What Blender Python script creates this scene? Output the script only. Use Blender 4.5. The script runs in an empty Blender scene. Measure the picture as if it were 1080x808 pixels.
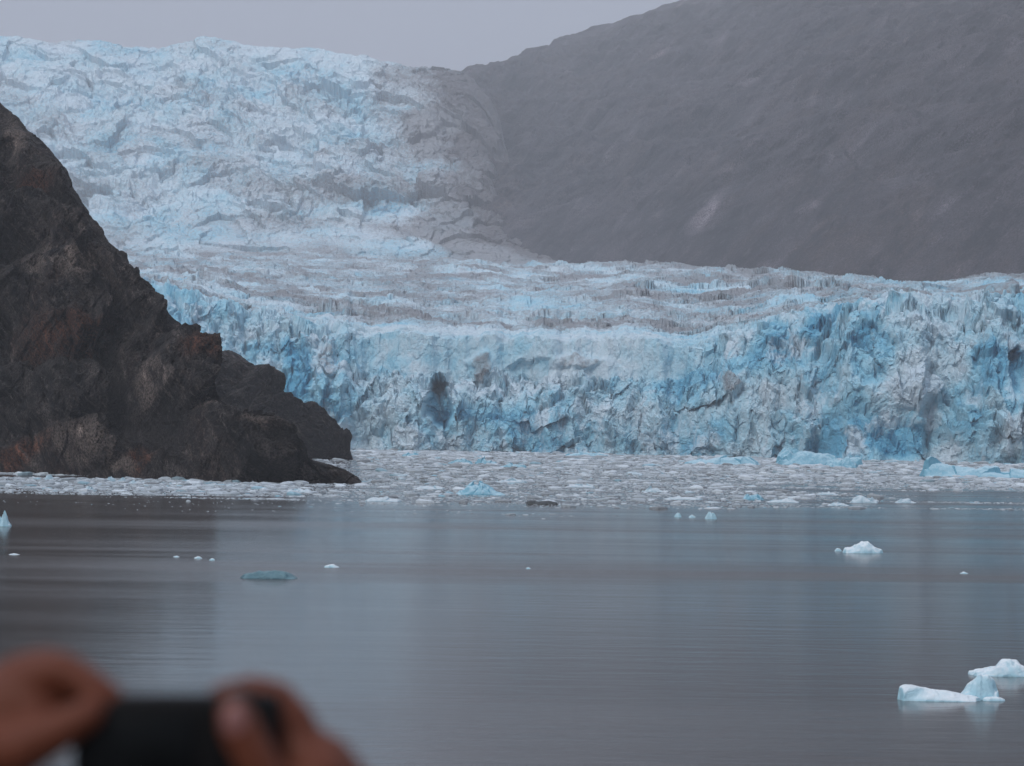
import bpy, math, random
import numpy as np
from mathutils import Matrix, Vector

R = math.radians
scene = bpy.context.scene
col = scene.collection
rng = np.random.default_rng(7)
random.seed(7)

# ------------------------------------------------------------------ camera, light, exposure
CAM_H = 9.4
F = 2660.0                       # focal length in pixels of a 1080 px wide frame
cam_data = bpy.data.cameras.new("camera_view")
cam = bpy.data.objects.new("camera_view", cam_data)
col.objects.link(cam)
scene.camera = cam
cam_data.sensor_width = 22.3
cam_data.lens = 22.3 * F / 1080.0
cam_data.clip_start = 0.05
cam_data.clip_end = 20000
CM = (Matrix.Translation((0, 0, CAM_H)) @ Matrix.Rotation(R(90) + math.atan(48 / F), 4, 'X')
      @ Matrix.Rotation(R(0.8), 4, 'Z'))
cam.matrix_world = CM
cam_data.dof.use_dof = True
cam_data.dof.focus_distance = 600
cam_data.dof.aperture_fstop = 4.4

world = bpy.data.worlds.new("World")
scene.world = world
world.use_nodes = True
wn = world.node_tree
SUN_EL, SUN_AZ = 42, -142        # azimuth from +Y towards +X
sky = wn.nodes.new('ShaderNodeTexSky')
sky.sky_type = 'NISHITA'
sky.sun_disc = False
sky.sun_elevation = R(SUN_EL)
sky.sun_rotation = R(SUN_AZ)
sky.air_density = 1.0
sky.dust_density = 6.0
hsv = wn.nodes.new('ShaderNodeHueSaturation')
hsv.inputs['Saturation'].default_value = 0.12
wn.links.new(sky.outputs[0], hsv.inputs['Color'])
mixs = wn.nodes.new('ShaderNodeMix'); mixs.data_type = 'RGBA'
mixs.inputs[0].default_value = 0.72
mixs.inputs[7].default_value = (4.5, 5.0, 6.35, 1)     # even cloud deck
wn.links.new(hsv.outputs[0], mixs.inputs[6])
bg = wn.nodes['Background']
bg.inputs['Strength'].default_value = 0.1
# an overcast sky is brighter overhead than at the horizon
tc = wn.nodes.new('ShaderNodeTexCoord'); sx = wn.nodes.new('ShaderNodeSeparateXYZ'); mr = wn.nodes.new('ShaderNodeMapRange')
wn.links.new(tc.outputs['Generated'], sx.inputs[0]); wn.links.new(sx.outputs[2], mr.inputs['Value'])
mr.inputs['From Min'].default_value = 0.1; mr.inputs['From Max'].default_value = 1.0
mr.inputs['To Min'].default_value = 1.0; mr.inputs['To Max'].default_value = 2.2
vm = wn.nodes.new('ShaderNodeVectorMath'); vm.operation = 'SCALE'
wn.links.new(mixs.outputs[2], vm.inputs[0]); wn.links.new(mr.outputs[0], vm.inputs['Scale'])
wn.links.new(vm.outputs[0], bg.inputs['Color'])

sd = bpy.data.lights.new("sun", 'SUN')
sd.energy = 0.9
sd.angle = R(14)
sd.color = (1.0, 0.96, 0.92)
sun = bpy.data.objects.new("sun", sd)
col.objects.link(sun)
svec = Vector((math.sin(R(SUN_AZ)) * math.cos(R(SUN_EL)), math.cos(R(SUN_AZ)) * math.cos(R(SUN_EL)), math.sin(R(SUN_EL))))
sun.rotation_euler = svec.to_track_quat('Z', 'Y').to_euler()
sun.location = (-50, -50, 200)

scene.view_settings.view_transform = 'Standard'
scene.view_settings.look = 'None'
scene.view_settings.exposure = -0.23
scene.view_settings.gamma = 1.0
scene.view_settings.use_curve_mapping = False
scene.render.engine = 'CYCLES'
cy = scene.cycles
cy.use_denoising = True
cy.max_bounces = 8
cy.diffuse_bounces = 4
cy.glossy_bounces = 2
cy.volume_bounces = 1
cy.transmission_bounces = 2
cy.transparent_max_bounces = 6
cy.sample_clamp_indirect = 4
cy.use_adaptive_sampling = False

# ------------------------------------------------------------------ mapping helpers
CM3 = np.array(CM.to_3x3())
CO = np.array([0, 0, CAM_H])


def rays(px, py):
    px = np.asarray(px, float); py = np.asarray(py, float)
    v = np.stack([(px - 540) / F, -(py - 404) / F, -np.ones_like(px + py)], -1)
    w = v @ CM3.T
    return w / w[..., 1:2]


def at(px, py, Y):
    """the point seen at a pixel of the 1080x808 photograph, Y metres out"""
    d = rays(px, py)
    return CO + d * np.asarray(Y, float)[..., None]


def on_water(px, py):
    d = rays(px, py)
    t = -CAM_H / d[..., 2]
    return CO + d * t[..., None]


def col_dir(px):
    """horizontal X per metre of Y for a column of the photograph, at the horizon"""
    px = np.asarray(px, float)
    return rays(px, np.full_like(px, 452.0))[..., 0]


# ------------------------------------------------------------------ numpy noise
def _h(ix, iy, iz, seed):
    n = (ix.astype(np.int64) * 374761393 + iy.astype(np.int64) * 668265263 + iz.astype(np.int64) * 2147483647 + seed * 1274126177) & 0xFFFFFFFF
    n = ((n ^ (n >> 13)) * 1274126177) & 0xFFFFFFFF
    n = ((n ^ (n >> 16)) * 2246822519) & 0xFFFFFFFF
    return (n ^ (n >> 15)) & 0xFFFFFFFF


def vnoise(x, y, z=None, seed=0):
    """gradient noise about -1..1"""
    x = np.asarray(x, np.float64); y = np.asarray(y, np.float64)
    z = np.zeros_like(x) if z is None else np.asarray(z, np.float64)
    x, y, z = np.broadcast_arrays(x, y, z)
    ix, iy, iz = np.floor(x), np.floor(y), np.floor(z)
    fx, fy, fz = (x - ix).astype(np.float32), (y - iy).astype(np.float32), (z - iz).astype(np.float32)
    ux, uy, uz = [f * f * f * (f * (f * 6 - 15) + 10) for f in (fx, fy, fz)]
    out = 0
    for a in (0, 1):
        wx = ux if a else 1 - ux
        for b in (0, 1):
            wy = uy if b else 1 - uy
            for c in (0, 1):
                wz = uz if c else 1 - uz
                h = _h(ix + a, iy + b, iz + c, seed)
                gx = (h & 1023).astype(np.float32) / 511.5 - 1
                gy = ((h >> 10) & 1023).astype(np.float32) / 511.5 - 1
                gz = ((h >> 20) & 1023).astype(np.float32) / 511.5 - 1
                out = out + wx * wy * wz * (gx * (fx - a) + gy * (fy - b) + gz * (fz - c))
    return out * 1.6


def fbm(x, y, z=None, oct=4, seed=0, gain=0.5, ridged=False):
    s, a, tot = 0, 1.0, 0.0
    f = 1.0
    for o in range(oct):
        n = vnoise(x * f, y * f, None if z is None else z * f, seed + o * 17)
        if ridged:
            n = 1 - 2 * np.abs(n)
        s = s + a * n
        tot += a
        a *= gain
        f *= 2.03
    return s / tot


def worley(x, y, seed=0):
    """F1, F2, per-cell random (three of them), offset from the cell's seed point"""
    x, y = np.broadcast_arrays(np.asarray(x, np.float64), np.asarray(y, np.float64))
    ix, iy = np.floor(x), np.floor(y)
    f1 = np.full(x.shape, 9.0, np.float32); f2 = np.full(x.shape, 9.0, np.float32)
    idb = np.zeros(x.shape, np.int64); ox = np.zeros(x.shape, np.float32); oy = np.zeros(x.shape, np.float32)
    for a in (-1, 0, 1):
        for b in (-1, 0, 1):
            h = _h(ix + a, iy + b, ix * 0, seed)
            px = (h & 65535) / 65535.0 * 0.9 + 0.05
            py = ((h >> 16) & 65535) / 65535.0 * 0.9 + 0.05
            dx = (x - ix - a - px).astype(np.float32); dy = (y - iy - b - py).astype(np.float32)
            d = np.sqrt(dx * dx + dy * dy)
            m = d < f1
            f2 = np.where(m, f1, np.minimum(f2, d))
            f1 = np.where(m, d, f1)
            idb = np.where(m, h, idb); ox = np.where(m, dx, ox); oy = np.where(m, dy, oy)
    r = _h(idb, idb * 0 + 3, idb * 0 + 5, seed + 9)
    r1 = (r & 1023).astype(np.float32) / 1023; r2 = ((r >> 10) & 1023).astype(np.float32) / 1023; r3 = ((r >> 20) & 1023).astype(np.float32) / 1023
    return f1, f2, r1, r2, r3, ox, oy


def blocks(x, y, seed, tilt=1.0, gap=0.5, gapw=0.16):
    """broken ice: every cell its own height and slope, a crevasse along its edges"""
    f1, f2, r1, r2, r3, ox, oy = worley(x, y, seed)
    h = (r1 - 0.5) * 1.6 + tilt * ((r2 - 0.5) * 2 * ox + (r3 - 0.5) * 2 * oy)
    e = np.clip((f2 - f1) / gapw, 0, 1)
    e = e * e * (3 - 2 * e)
    return h - gap * (1 - e), r2, e


def sstep(a, b, x):
    t = np.clip((x - a) / (b - a), 0, 1)
    return t * t * (3 - 2 * t)


# ------------------------------------------------------------------ object helpers
def prop(o, label=None, cat=None, group=None, kind=None):
    if label: o['label'] = label
    if cat: o['category'] = cat
    if group: o['group'] = group
    if kind: o['kind'] = kind
    return o


def link(name, me, mat, parent=None):
    o = bpy.data.objects.new(name, me)
    col.objects.link(o)
    if mat is not None:
        me.materials.append(mat)
    if parent is not None:
        o.parent = parent
    return o


def raw_mesh(name, V, faces, smooth=False, attr=None):
    """faces: int array n x k"""
    me = bpy.data.meshes.new(name)
    V = np.ascontiguousarray(V, np.float32)
    faces = np.ascontiguousarray(faces, np.int32)
    n, k = faces.shape
    me.vertices.add(len(V)); me.vertices.foreach_set('co', V.ravel())
    me.loops.add(n * k); me.loops.foreach_set('vertex_index', faces.ravel())
    me.polygons.add(n)
    me.polygons.foreach_set('loop_start', np.arange(0, n * k, k, dtype=np.int32))
    me.polygons.foreach_set('use_smooth', np.full(n, smooth, dtype=bool))
    me.update(calc_edges=True)
    for nm, data in (attr or {}).items():
        a = me.attributes.new(nm, 'FLOAT_COLOR', 'POINT')
        d = np.ones((len(V), 4), np.float32)
        d[:, :data.shape[1]] = data
        a.data.foreach_set('color', d.ravel())
    return me


def grid_faces(nr, nc):
    i = np.arange(nr * nc).reshape(nr, nc)
    return np.stack([i[:-1, :-1], i[:-1, 1:], i[1:, 1:], i[1:, :-1]], -1).reshape(-1, 4)


def grid_mesh(name, P, smooth=False, attr=None):
    nr, nc = P.shape[:2]
    at_ = {k: v.reshape(nr * nc, -1) for k, v in (attr or {}).items()}
    return raw_mesh(name, P.reshape(-1, 3), grid_faces(nr, nc), smooth, at_)


class N:
    """small node-tree writer"""
    def __init__(s, name):
        s.m = bpy.data.materials.new(name); s.m.use_nodes = True
        s.t = s.m.node_tree; s.b = s.t.nodes['Principled BSDF']

    def n(s, ty, **kw):
        o = s.t.nodes.new(ty)
        for k, v in kw.items(): setattr(o, k, v)
        return o

    def l(s, a, b): s.t.links.new(a, b)

    def coord(s, scale=(1, 1, 1), rot=(0, 0, 0)):
        tc = s.n('ShaderNodeTexCoord'); mp = s.n('ShaderNodeMapping')
        mp.inputs['Scale'].default_value = scale; mp.inputs['Rotation'].default_value = rot
        s.l(tc.outputs['Object'], mp.inputs['Vector'])
        return mp.outputs[0]

    def along(s, stretch, rot):
        """coordinates turned about Y by rot degrees and drawn out: stretch = metres per unit along each turned axis"""
        tc = s.n('ShaderNodeTexCoord'); mp = s.n('ShaderNodeMapping', vector_type='TEXTURE')
        mp.inputs['Scale'].default_value = stretch; mp.inputs['Rotation'].default_value = (0, R(rot), 0)
        s.l(tc.outputs['Object'], mp.inputs['Vector'])
        return mp.outputs[0]

    def noise(s, vec, scale, detail=6, rough=0.55, dist=0.0, ty=None):
        o = s.n('ShaderNodeTexNoise')
        if ty: o.noise_type = ty
        o.inputs['Scale'].default_value = scale; o.inputs['Detail'].default_value = detail
        o.inputs['Roughness'].default_value = rough; o.inputs['Distortion'].default_value = dist
        s.l(vec, o.inputs['Vector'])
        return o.outputs[0]

    def ramp(s, fac, stops):
        o = s.n('ShaderNodeValToRGB')
        e = o.color_ramp.elements
        while len(e) < len(stops): e.new(0.5)
        for el, (p, c) in zip(e, stops):
            el.position = p
            el.color = (c, c, c, 1) if not hasattr(c, '__len__') else (*c, 1)
        s.l(fac, o.inputs[0])
        return o.outputs[0]

    def mix(s, fac, a, b, mode='MIX'):
        o = s.n('ShaderNodeMix', data_type='RGBA', blend_type=mode)
        for i, v in ((0, fac), (6, a), (7, b)):
            if hasattr(v, 'links') or hasattr(v, 'is_linked'): s.l(v, o.inputs[i])
            elif i == 0: o.inputs[0].default_value = v
            else: o.inputs[i].default_value = (*v, 1)
        return o.outputs[2]

    def math(s, op, a, b=0.0, clamp=False):
        o = s.n('ShaderNodeMath', operation=op, use_clamp=clamp)
        for i, v in ((0, a), (1, b)):
            if hasattr(v, 'is_linked'): s.l(v, o.inputs[i])
            else: o.inputs[i].default_value = v
        return o.outputs[0]

    def attr(s, name):
        a = s.n('ShaderNodeAttribute', attribute_name=name)
        sp = s.n('ShaderNodeSeparateColor'); s.l(a.outputs['Color'], sp.inputs[0])
        return sp.outputs

    def bump(s, h, dist, strength=1.0, prev=None):
        o = s.n('ShaderNodeBump')
        o.inputs['Distance'].default_value = dist; o.inputs['Strength'].default_value = strength
        s.l(h, o.inputs['Height'])
        if prev is not None: s.l(prev, o.inputs['Normal'])
        return o.outputs[0]

    def done(s, color=None, rough=0.6, normal=None, **kw):
        if color is not None:
            if hasattr(color, 'is_linked'): s.l(color, s.b.inputs['Base Color'])
            else: s.b.inputs['Base Color'].default_value = (*color, 1)
        if hasattr(rough, 'is_linked'): s.l(rough, s.b.inputs['Roughness'])
        else: s.b.inputs['Roughness'].default_value = rough
        if normal is not None: s.l(normal, s.b.inputs['Normal'])
        for k, v in kw.items(): s.b.inputs[k.replace('_', ' ')].default_value = v
        return s.m


# ------------------------------------------------------------------ materials
def glacier_material():
    m = N("glacier_ice")
    a = m.attr('ice')            # r blue, g dirt, b crushed white
    c = m.coord()
    n1 = m.noise(c, 0.35, 8, 0.65, 0.4)
    n2 = m.noise(m.coord((1, 1, 0.3)), 0.12, 6, 0.6, 0.8)
    n3 = m.noise(c, 1.3, 5, 0.7)
    blue = m.math('ADD', a[0], m.math('MULTIPLY', m.math('SUBTRACT', n2, 0.5), 0.9), True)
    n4 = m.noise(m.coord((1, 1, 0.6)), 0.55, 7, 0.68, 1.6)
    blue = m.math('ADD', blue, m.math('MULTIPLY', m.math('SUBTRACT', n4, 0.5), 0.7), True)
    base = m.ramp(blue, [(0.0, (0.55, 0.66, 0.72)), (0.35, (0.42, 0.62, 0.71)), (0.65, (0.27, 0.55, 0.68)), (1.0, (0.11, 0.38, 0.55))])
    wf = m.math('ADD', a[2], m.math('MULTIPLY', m.math('SUBTRACT', n1, 0.5), 1.5), True)
    base = m.mix(m.ramp(wf, [(0.4, 0), (0.85, 0.9)]), base, (0.56, 0.67, 0.74))
    df = m.math('ADD', a[1], m.math('MULTIPLY', m.math('SUBTRACT', n1, 0.5), 1.3), True)
    dcol = m.mix(n3, (0.225, 0.215, 0.225), (0.145, 0.135, 0.14))
    base = m.mix(m.math('MULTIPLY', m.ramp(df, [(0.3, 0), (0.85, 1)]), 0.85), base, dcol)
    mo = m.attr('moraine')
    base = m.mix(m.ramp(m.math('ADD', mo[0], m.math('MULTIPLY', m.math('SUBTRACT', n1, 0.5), 1.2)), [(0.35, 0), (0.8, 0.95)]), base, m.mix(n3, (0.13, 0.115, 0.12), (0.065, 0.06, 0.064)))
    nb = m.bump(n1, 1.6, 0.6)
    nb = m.bump(n3, 0.5, 0.7, nb)
    return m.done(base, 0.6, nb, Specular_IOR_Level=0.3)


def rock_material(name, dark, light, rust, scale, rustamt, bumpd, wet=0.55, streak=0.8, msc=(2.6, 1.5, 0.65), mrot=44):
    m = N(name)
    c = m.coord((1, 1, 1))
    s = m.along(msc, mrot)      # strata dipping to the right
    n1 = m.noise(s, scale * 0.25, 8, 0.62, 0.6)
    n2 = m.noise(s, scale * 1.2, 7, 0.7, 0.4)
    n3 = m.noise(c, scale * 0.06, 5, 0.55, 0.5)
    n4 = m.noise(c, scale * 4, 4, 0.7)
    b = m.mix(m.ramp(n1, [(0.41, 0), (0.60, 1)]), dark, light)
    b = m.mix(m.math('MULTIPLY', m.ramp(m.math('MULTIPLY', n3, n2), [(0.26, 0), (0.40, 1)]), rustamt), b, rust)
    v = m.n('ShaderNodeTexNoise', noise_type='RIDGED_MULTIFRACTAL'); v.inputs['Scale'].default_value = scale * 0.35; v.inputs['Detail'].default_value = 9; v.inputs['Roughness'].default_value = 0.6; v.inputs['Distortion'].default_value = 0.5
    m.l(s, v.inputs['Vector'])
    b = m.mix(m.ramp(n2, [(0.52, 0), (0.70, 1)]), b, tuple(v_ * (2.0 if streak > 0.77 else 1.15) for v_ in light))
    if streak > 0.77:
        a = m.attr('scree')
        b = m.mix(m.math('MULTIPLY', a[1], m.ramp(n2, [(0.38, 0), (0.55, 1)])), b, rust)          # iron-stained ledges
        b = m.mix(m.math('MULTIPLY', a[2], m.ramp(n1, [(0.40, 0.1), (0.55, 1)])), b, (0.27, 0.215, 0.185))   # paler polished rock
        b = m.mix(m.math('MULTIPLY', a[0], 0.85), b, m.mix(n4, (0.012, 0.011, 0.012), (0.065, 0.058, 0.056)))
    b = m.mix(streak, b, m.mix(1.0, b, m.ramp(v.outputs[0], [(0.1, 0.25), (0.45, 0.9), (1.0, 2.4)]), 'MULTIPLY'))
    b = m.mix(0.85, b, m.mix(1.0, b, m.ramp(n4, [(0.40, 0.08), (0.62, 2.2)]), 'MULTIPLY'))
    nb = m.bump(n1, bumpd * 3, 0.8)
    nb = m.bump(n2, bumpd, 0.9, nb)
    nb = m.bump(n4, bumpd * 0.3, 0.8, nb)
    return m.done(b, m.ramp(n1, [(0.3, wet), (0.7, wet + 0.25)]), nb, Specular_IOR_Level=0.12)


def water_material():
    m = N("fjord_water")
    # bands of calmer and rippled water, long across the view
    big = m.noise(m.coord((0.0035, 0.035, 1), (0, 0, R(-7))), 1.0, 5, 0.55, 0.8)
    mid = m.noise(m.coord((0.02, 0.16, 1), (0, 0, R(4))), 1.0, 5, 0.6, 0.5)
    w1 = m.noise(m.coord((0.5, 1.6, 1), (0, 0, R(9))), 1.0, 6, 0.62, 0.4)
    w2 = m.noise(m.coord((0.14, 0.6, 1), (0, 0, R(-5))), 1.0, 4, 0.55, 0.3)
    band = m.math('ADD', m.math('MULTIPLY', big, 0.8), m.math('MULTIPLY', mid, 0.2))
    rough = m.ramp(band, [(0.36, 0.11), (0.5, 0.15), (0.64, 0.27)])
    amp = m.ramp(band, [(0.38, 0.35), (0.62, 1.0)])
    o = m.n('ShaderNodeBump'); o.inputs['Distance'].default_value = 0.013
    m.l(amp, o.inputs['Strength']); m.l(w1, o.inputs['Height'])
    nb = m.bump(w2, 0.03, 0.6, o.outputs[0])
    tint = m.mix(band, (0.046, 0.041, 0.037), (0.070, 0.062, 0.056))
    return m.done(tint, rough, nb, IOR=1.333, Specular_IOR_Level=0.5)


def berg_material(name, top, body, deep, t=0.0):
    m = N(name)
    c = m.coord()
    n1 = m.noise(c, 1.6, 6, 0.6, 0.5)
    n2 = m.noise(c, 7, 4, 0.6)
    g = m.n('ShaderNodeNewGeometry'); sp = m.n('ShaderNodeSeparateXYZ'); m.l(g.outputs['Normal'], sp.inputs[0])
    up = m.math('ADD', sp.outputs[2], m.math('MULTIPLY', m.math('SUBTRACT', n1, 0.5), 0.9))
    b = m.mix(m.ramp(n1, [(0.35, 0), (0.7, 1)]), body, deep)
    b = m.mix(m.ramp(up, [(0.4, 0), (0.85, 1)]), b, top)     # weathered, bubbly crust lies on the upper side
    nb = m.bump(n1, 0.2, 0.8); nb = m.bump(n2, 0.06, 0.8, nb)
    return m.done(b, 0.38, nb, Subsurface_Weight=0.0)


def plain(name, color, rough, ns=40, var=0.25, bd=0.0006, **kw):
    m = N(name)
    c = m.coord()
    n = m.noise(c, ns, 4, 0.6)
    lo = tuple(v * (1 - var) for v in color); hi = tuple(min(1, v * (1 + var)) for v in color)
    return m.done(m.mix(n, lo, hi), rough, m.bump(n, bd, 0.5), **kw)


M_ICE = glacier_material()
M_ROCK = rock_material("dark_wet_rock", (0.005, 0.0045, 0.005), (0.098, 0.084, 0.077), (0.17, 0.066, 0.036), 0.62, 0.35, 0.8)
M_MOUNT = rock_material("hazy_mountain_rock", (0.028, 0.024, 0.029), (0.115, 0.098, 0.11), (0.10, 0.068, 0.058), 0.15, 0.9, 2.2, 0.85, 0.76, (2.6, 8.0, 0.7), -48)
M_WATER = water_material()

# ------------------------------------------------------------------ water
wv = np.array([[-7000, -900, 0], [7000, -900, 0], [7000, 7000, 0], [-7000, 7000, 0]], float)
water = link("water", raw_mesh("water", wv, np.array([[0, 1, 2, 3]])), M_WATER)
prop(water, kind='structure')

# ------------------------------------------------------------------ glacier
LX = np.array([-250, 100, 170, 260, 400, 540, 700, 800, 900, 1080, 1330], float)
LY = np.array([1060, 1030, 1015, 1005, 1000, 990, 955, 912, 868, 828, 790], float)


def smooth_interp(x, xp, fp):
    a = np.interp(x - 12, xp, fp); b = np.interp(x + 12, xp, fp); c = np.interp(x, xp, fp)
    return (a + b + 2 * c) / 4


HORX = [0, 1080]; HORY = [444.5, 459.5]


def z_from_py(px, py, Y):
    return CAM_H + (np.interp(px, HORX, HORY) - py) / F * Y


PXC = np.linspace(-150, 1230, 1320)
CDX = col_dir(PXC)
front = smooth_interp(PXC, LX, LY)
front0 = front
front = front + 16 * vnoise(PXC / 100, PXC * 0, seed=3) + 9 * vnoise(PXC / 38, PXC * 0 + 9, seed=4) + 4 * vnoise(PXC / 15, PXC * 0 + 9, seed=5)
lip_py = smooth_interp(PXC, [-150, 150, 200, 260, 330, 400, 500, 600, 680, 730, 800, 860, 930, 1000, 1080, 1230],
                       [300, 303, 310, 330, 345, 345, 350, 352, 350, 362, 345, 330, 318, 322, 318, 315])
lip_py = lip_py + 9 * fbm(PXC / 45, PXC * 0 + 5, oct=4, seed=6, gain=0.6)
H_lip = z_from_py(PXC, lip_py, front0 + 35)
# crest of the icefall
crest_py = smooth_interp(PXC, [-150, 0, 60, 110, 150, 175, 200, 225, 260, 310, 350, 400, 450, 475, 520, 1230],
                         [34, 38, 40, 46, 52, 48, 40, 42, 50, 48, 52, 62, 70, 76, 84, 120])
CREST_Y = 3180.0
Z_crest = z_from_py(PXC, crest_py, CREST_Y)
q_f = np.concatenate([np.linspace(-3, -0.8, 5), np.linspace(-0.6, 5, 150), np.linspace(5.1, 20, 110), np.linspace(20.15, 25.5, 30),
                      np.linspace(25.6, 30, 60), np.linspace(30.2, 46, 50)])
NF, NP_, NI = len(q_f), 330, 520
t_p = np.linspace(0, 1, NP_ + 1)[1:] ** 1.25
PLAT_END = smooth_interp(PXC, [-150, 400, 560, 700, 850, 1080, 1230], [2600, 2600, 2560, 2300, 1950, 1650, 1560])
plat_py = smooth_interp(PXC, [-150, 0, 300, 500, 540, 620, 700, 780, 850, 900, 960, 1000, 1040, 1080, 1230],
                        [262, 264, 268, 274, 278, 279, 277, 284, 288, 291, 297, 298, 291, 294, 300])
Z_plat = z_from_py(PXC, plat_py, PLAT_END)
t_i = np.linspace(0, 1, NI + 1)[1:]
IEND = 3300.0

PX = PXC[None, :]
Yf = front[None, :] + q_f[:, None]
Yp = (front + 46)[None, :] + t_p[:, None] * (PLAT_END - front - 46)[None, :]
Yi = PLAT_END[None, :] + t_i[:, None] * (IEND - PLAT_END)[None, :]
Y = np.concatenate([Yf, Yp, Yi], 0)
nr, nc = Y.shape
X = Y * CDX[None, :]
q = Y - front[None, :]
# base height
w_t = sstep(330, 400, PX) * (1 - sstep(690, 800, PX))           # where the smooth upper wall stands behind a lower rubble tier
qa = q
Hl = H_lip[None, :]
prof_a = np.interp(qa, [-6, -0.5, 3, 10, 20, 32, 46], [-0.04, -0.02, 0.40, 0.62, 0.80, 0.95, 1.0])
prof_b = np.interp(qa, [-6, -0.5, 3, 8, 17, 26, 29.5, 46], [-0.04, -0.02, 0.34, 0.48, 0.57, 0.61, 0.95, 1.0])
zf = Hl * (prof_a * (1 - w_t) + prof_b * w_t)
tt = np.clip((Y - front[None, :] - 46) / (PLAT_END - front - 46)[None, :], 0, 1)
zp = Hl + (Z_plat[None, :] - Hl) * (tt * 0.92 + 0.08 * tt * tt)
ti = np.clip((Y - PLAT_END[None, :]) / (CREST_Y - PLAT_END[None, :]), 0, 1.2)
fall = np.interp(ti, [0, 0.1, 0.3, 0.55, 0.75, 0.93, 1.0, 1.2], [0, 0.055, 0.22, 0.48, 0.70, 0.93, 1.0, 0.93])
zi = Z_plat[None, :] + (Z_crest - Z_plat)[None, :] * fall
Z = np.where(q < 46, zf, np.where(Y < PLAT_END[None, :], zp, zi))
# the glacier's right bank: it falls away behind the mountain's foot
bank_px = np.interp(ti, [0, 0.15, 0.4, 0.7, 1.0], [590, 535, 506, 496, 482]) + 26 * fbm(X / 50, Y / 40, oct=4, seed=151)
bank = np.where(Y > PLAT_END[None, :], sstep(0, 80, PX - bank_px), 0)
bank = np.where(ti > 0, bank, 0)

cr = sstep(-0.4, 4, q)                                   # nothing broken under water
kf = 1 - sstep(50, 130, q)                             # near the front
kp = sstep(20, 130, q) * (1 - sstep(-60, 60, Y - PLAT_END[None, :]))
ki = sstep(-60, 60, Y - PLAT_END[None, :])
wx = X + 5 * fbm(X / 20, Y / 20, oct=3, seed=31); wy = Y + 5 * fbm(X / 20, Y / 20, oct=3, seed=35)
b1, r1, e1 = blocks(wx / 13, wy / 10, 41, 1.2, 0.9)
b2, r2, e2 = blocks(wx / 4.6, wy / 4.2, 43, 1.2, 0.5)
b3, r3, e3 = blocks(X / 1.9, Y / 1.8, 47, 1.0, 0.3)
flatw = w_t * sstep(23, 27, q)                          # smooth wall: fewer breaks
dz = kf * cr * ((b1 * 4.0 * (1 - 0.8 * flatw)) + (b2 * 1.5) * (1 - 0.75 * flatw) + b3 * 0.35 * (1 - 0.6 * flatw))
dz = dz * np.clip(0.35 + sstep(0, 30, q) * 0.65, 0, 1)
b4, r4, e4 = blocks(wx / 20 + wy / 60, wy / 24, 51, 1.6, 0.3)
b5, r5, e5 = blocks(wx / 8, wy / 9, 53, 1.6, 0.2)
swell = fbm(X / 150, Y / 110, oct=3, seed=57)
pm = 0.35 + 0.65 * sstep(-0.25, 0.4, fbm(X / 130, Y / 90, oct=3, seed=58))
dz = dz + kp * ((b4 * 3.2 + b5 * 1.3) * pm + b3 * 0.3 + swell * 7.0 * sstep(60, 300, q))
jx = X + 18 * fbm(X / 60, Y / 60, oct=4, seed=61); js = Z * 2.1 + 0.45 * X + 22 * fbm(X / 60, Z / 30, oct=4, seed=65)
b6, r6, e6 = blocks(jx / 58, js / 60, 71, 1.7, 0.25, 0.3)
b7, r7, e7 = blocks(jx / 23, js / 30, 73, 1.8, 0.18, 0.25)
b8, r8, e8 = blocks(jx / 8.5, js / 13, 77, 1.8, 0.2, 0.25)
b9, r9, e9 = blocks(jx / 4.5, js / 8, 78, 1.8, 0.2, 0.3)
im = sstep(-0.40, 0.35, fbm(jx / 130, js / 120, oct=3, seed=81))
rough_i = 0.45 + 0.55 * sstep(0.05, 0.35, ti + 0.15 * fbm(X / 120, Y / 120, oct=2, seed=80))
step = fbm(jx / 150 + 3, js / 130, oct=4, seed=79)
nrm_i = ki * rough_i * (b6 * 8.5 + b7 * (2.0 + 4.6 * im) + b8 * (0.8 + 1.9 * im) + b9 * 1.0 + step * 22 + 2.2 * fbm(X / 9, Z / 7, Y / 20, oct=4, seed=82, gain=0.6))
nrm_i = nrm_i * (1 - 0.55 * sstep(CREST_Y - 120, CREST_Y, Y))
Z = Z + dz
Z = Z - bank * (70 + 200 * bank)
Z = np.where(q < -0.5, np.minimum(Z, -0.4), Z)
Z = np.maximum(Z, -1.4)

# ragged displacement: the cliff bulges and breaks in and out, not only up and down
P = np.stack([X, Y, Z], -1)
cliff = kf * sstep(-1.0, 0.6, Z) * (1 - sstep(30, 46, q))
v1, s1r, _ = blocks(X / 19 + 0.5 * vnoise(X / 9, Z / 9, seed=85), Z / 14 + 0.9 * vnoise(X / 16, Z / 30, seed=86), 301, 1.5, 0.12, 0.25)
v2, s2r, _ = blocks(X / 4.6 + Y / 40, Z / 8.0 + 1.2 * vnoise(X / 7, Z / 14, seed=84), 303, 1.6, 0.15, 0.3)
v3, s3r, _ = blocks(X / 1.9, Z / 3.0, 305, 1.4, 0.15, 0.3)
vl = fbm(X / 34, Z / 30, oct=3, seed=87)
low = 1 - sstep(8, 22, q)
push = (v1 * 3.0 + vl * 8.5) * (0.4 + 0.6 * low) + v2 * 1.3 + v3 * 0.6 + 1.5 * fbm(X / 3.2, Z / 5, oct=4, seed=99, gain=0.65, ridged=True)
push = push * (1 - 0.8 * flatw)
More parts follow.
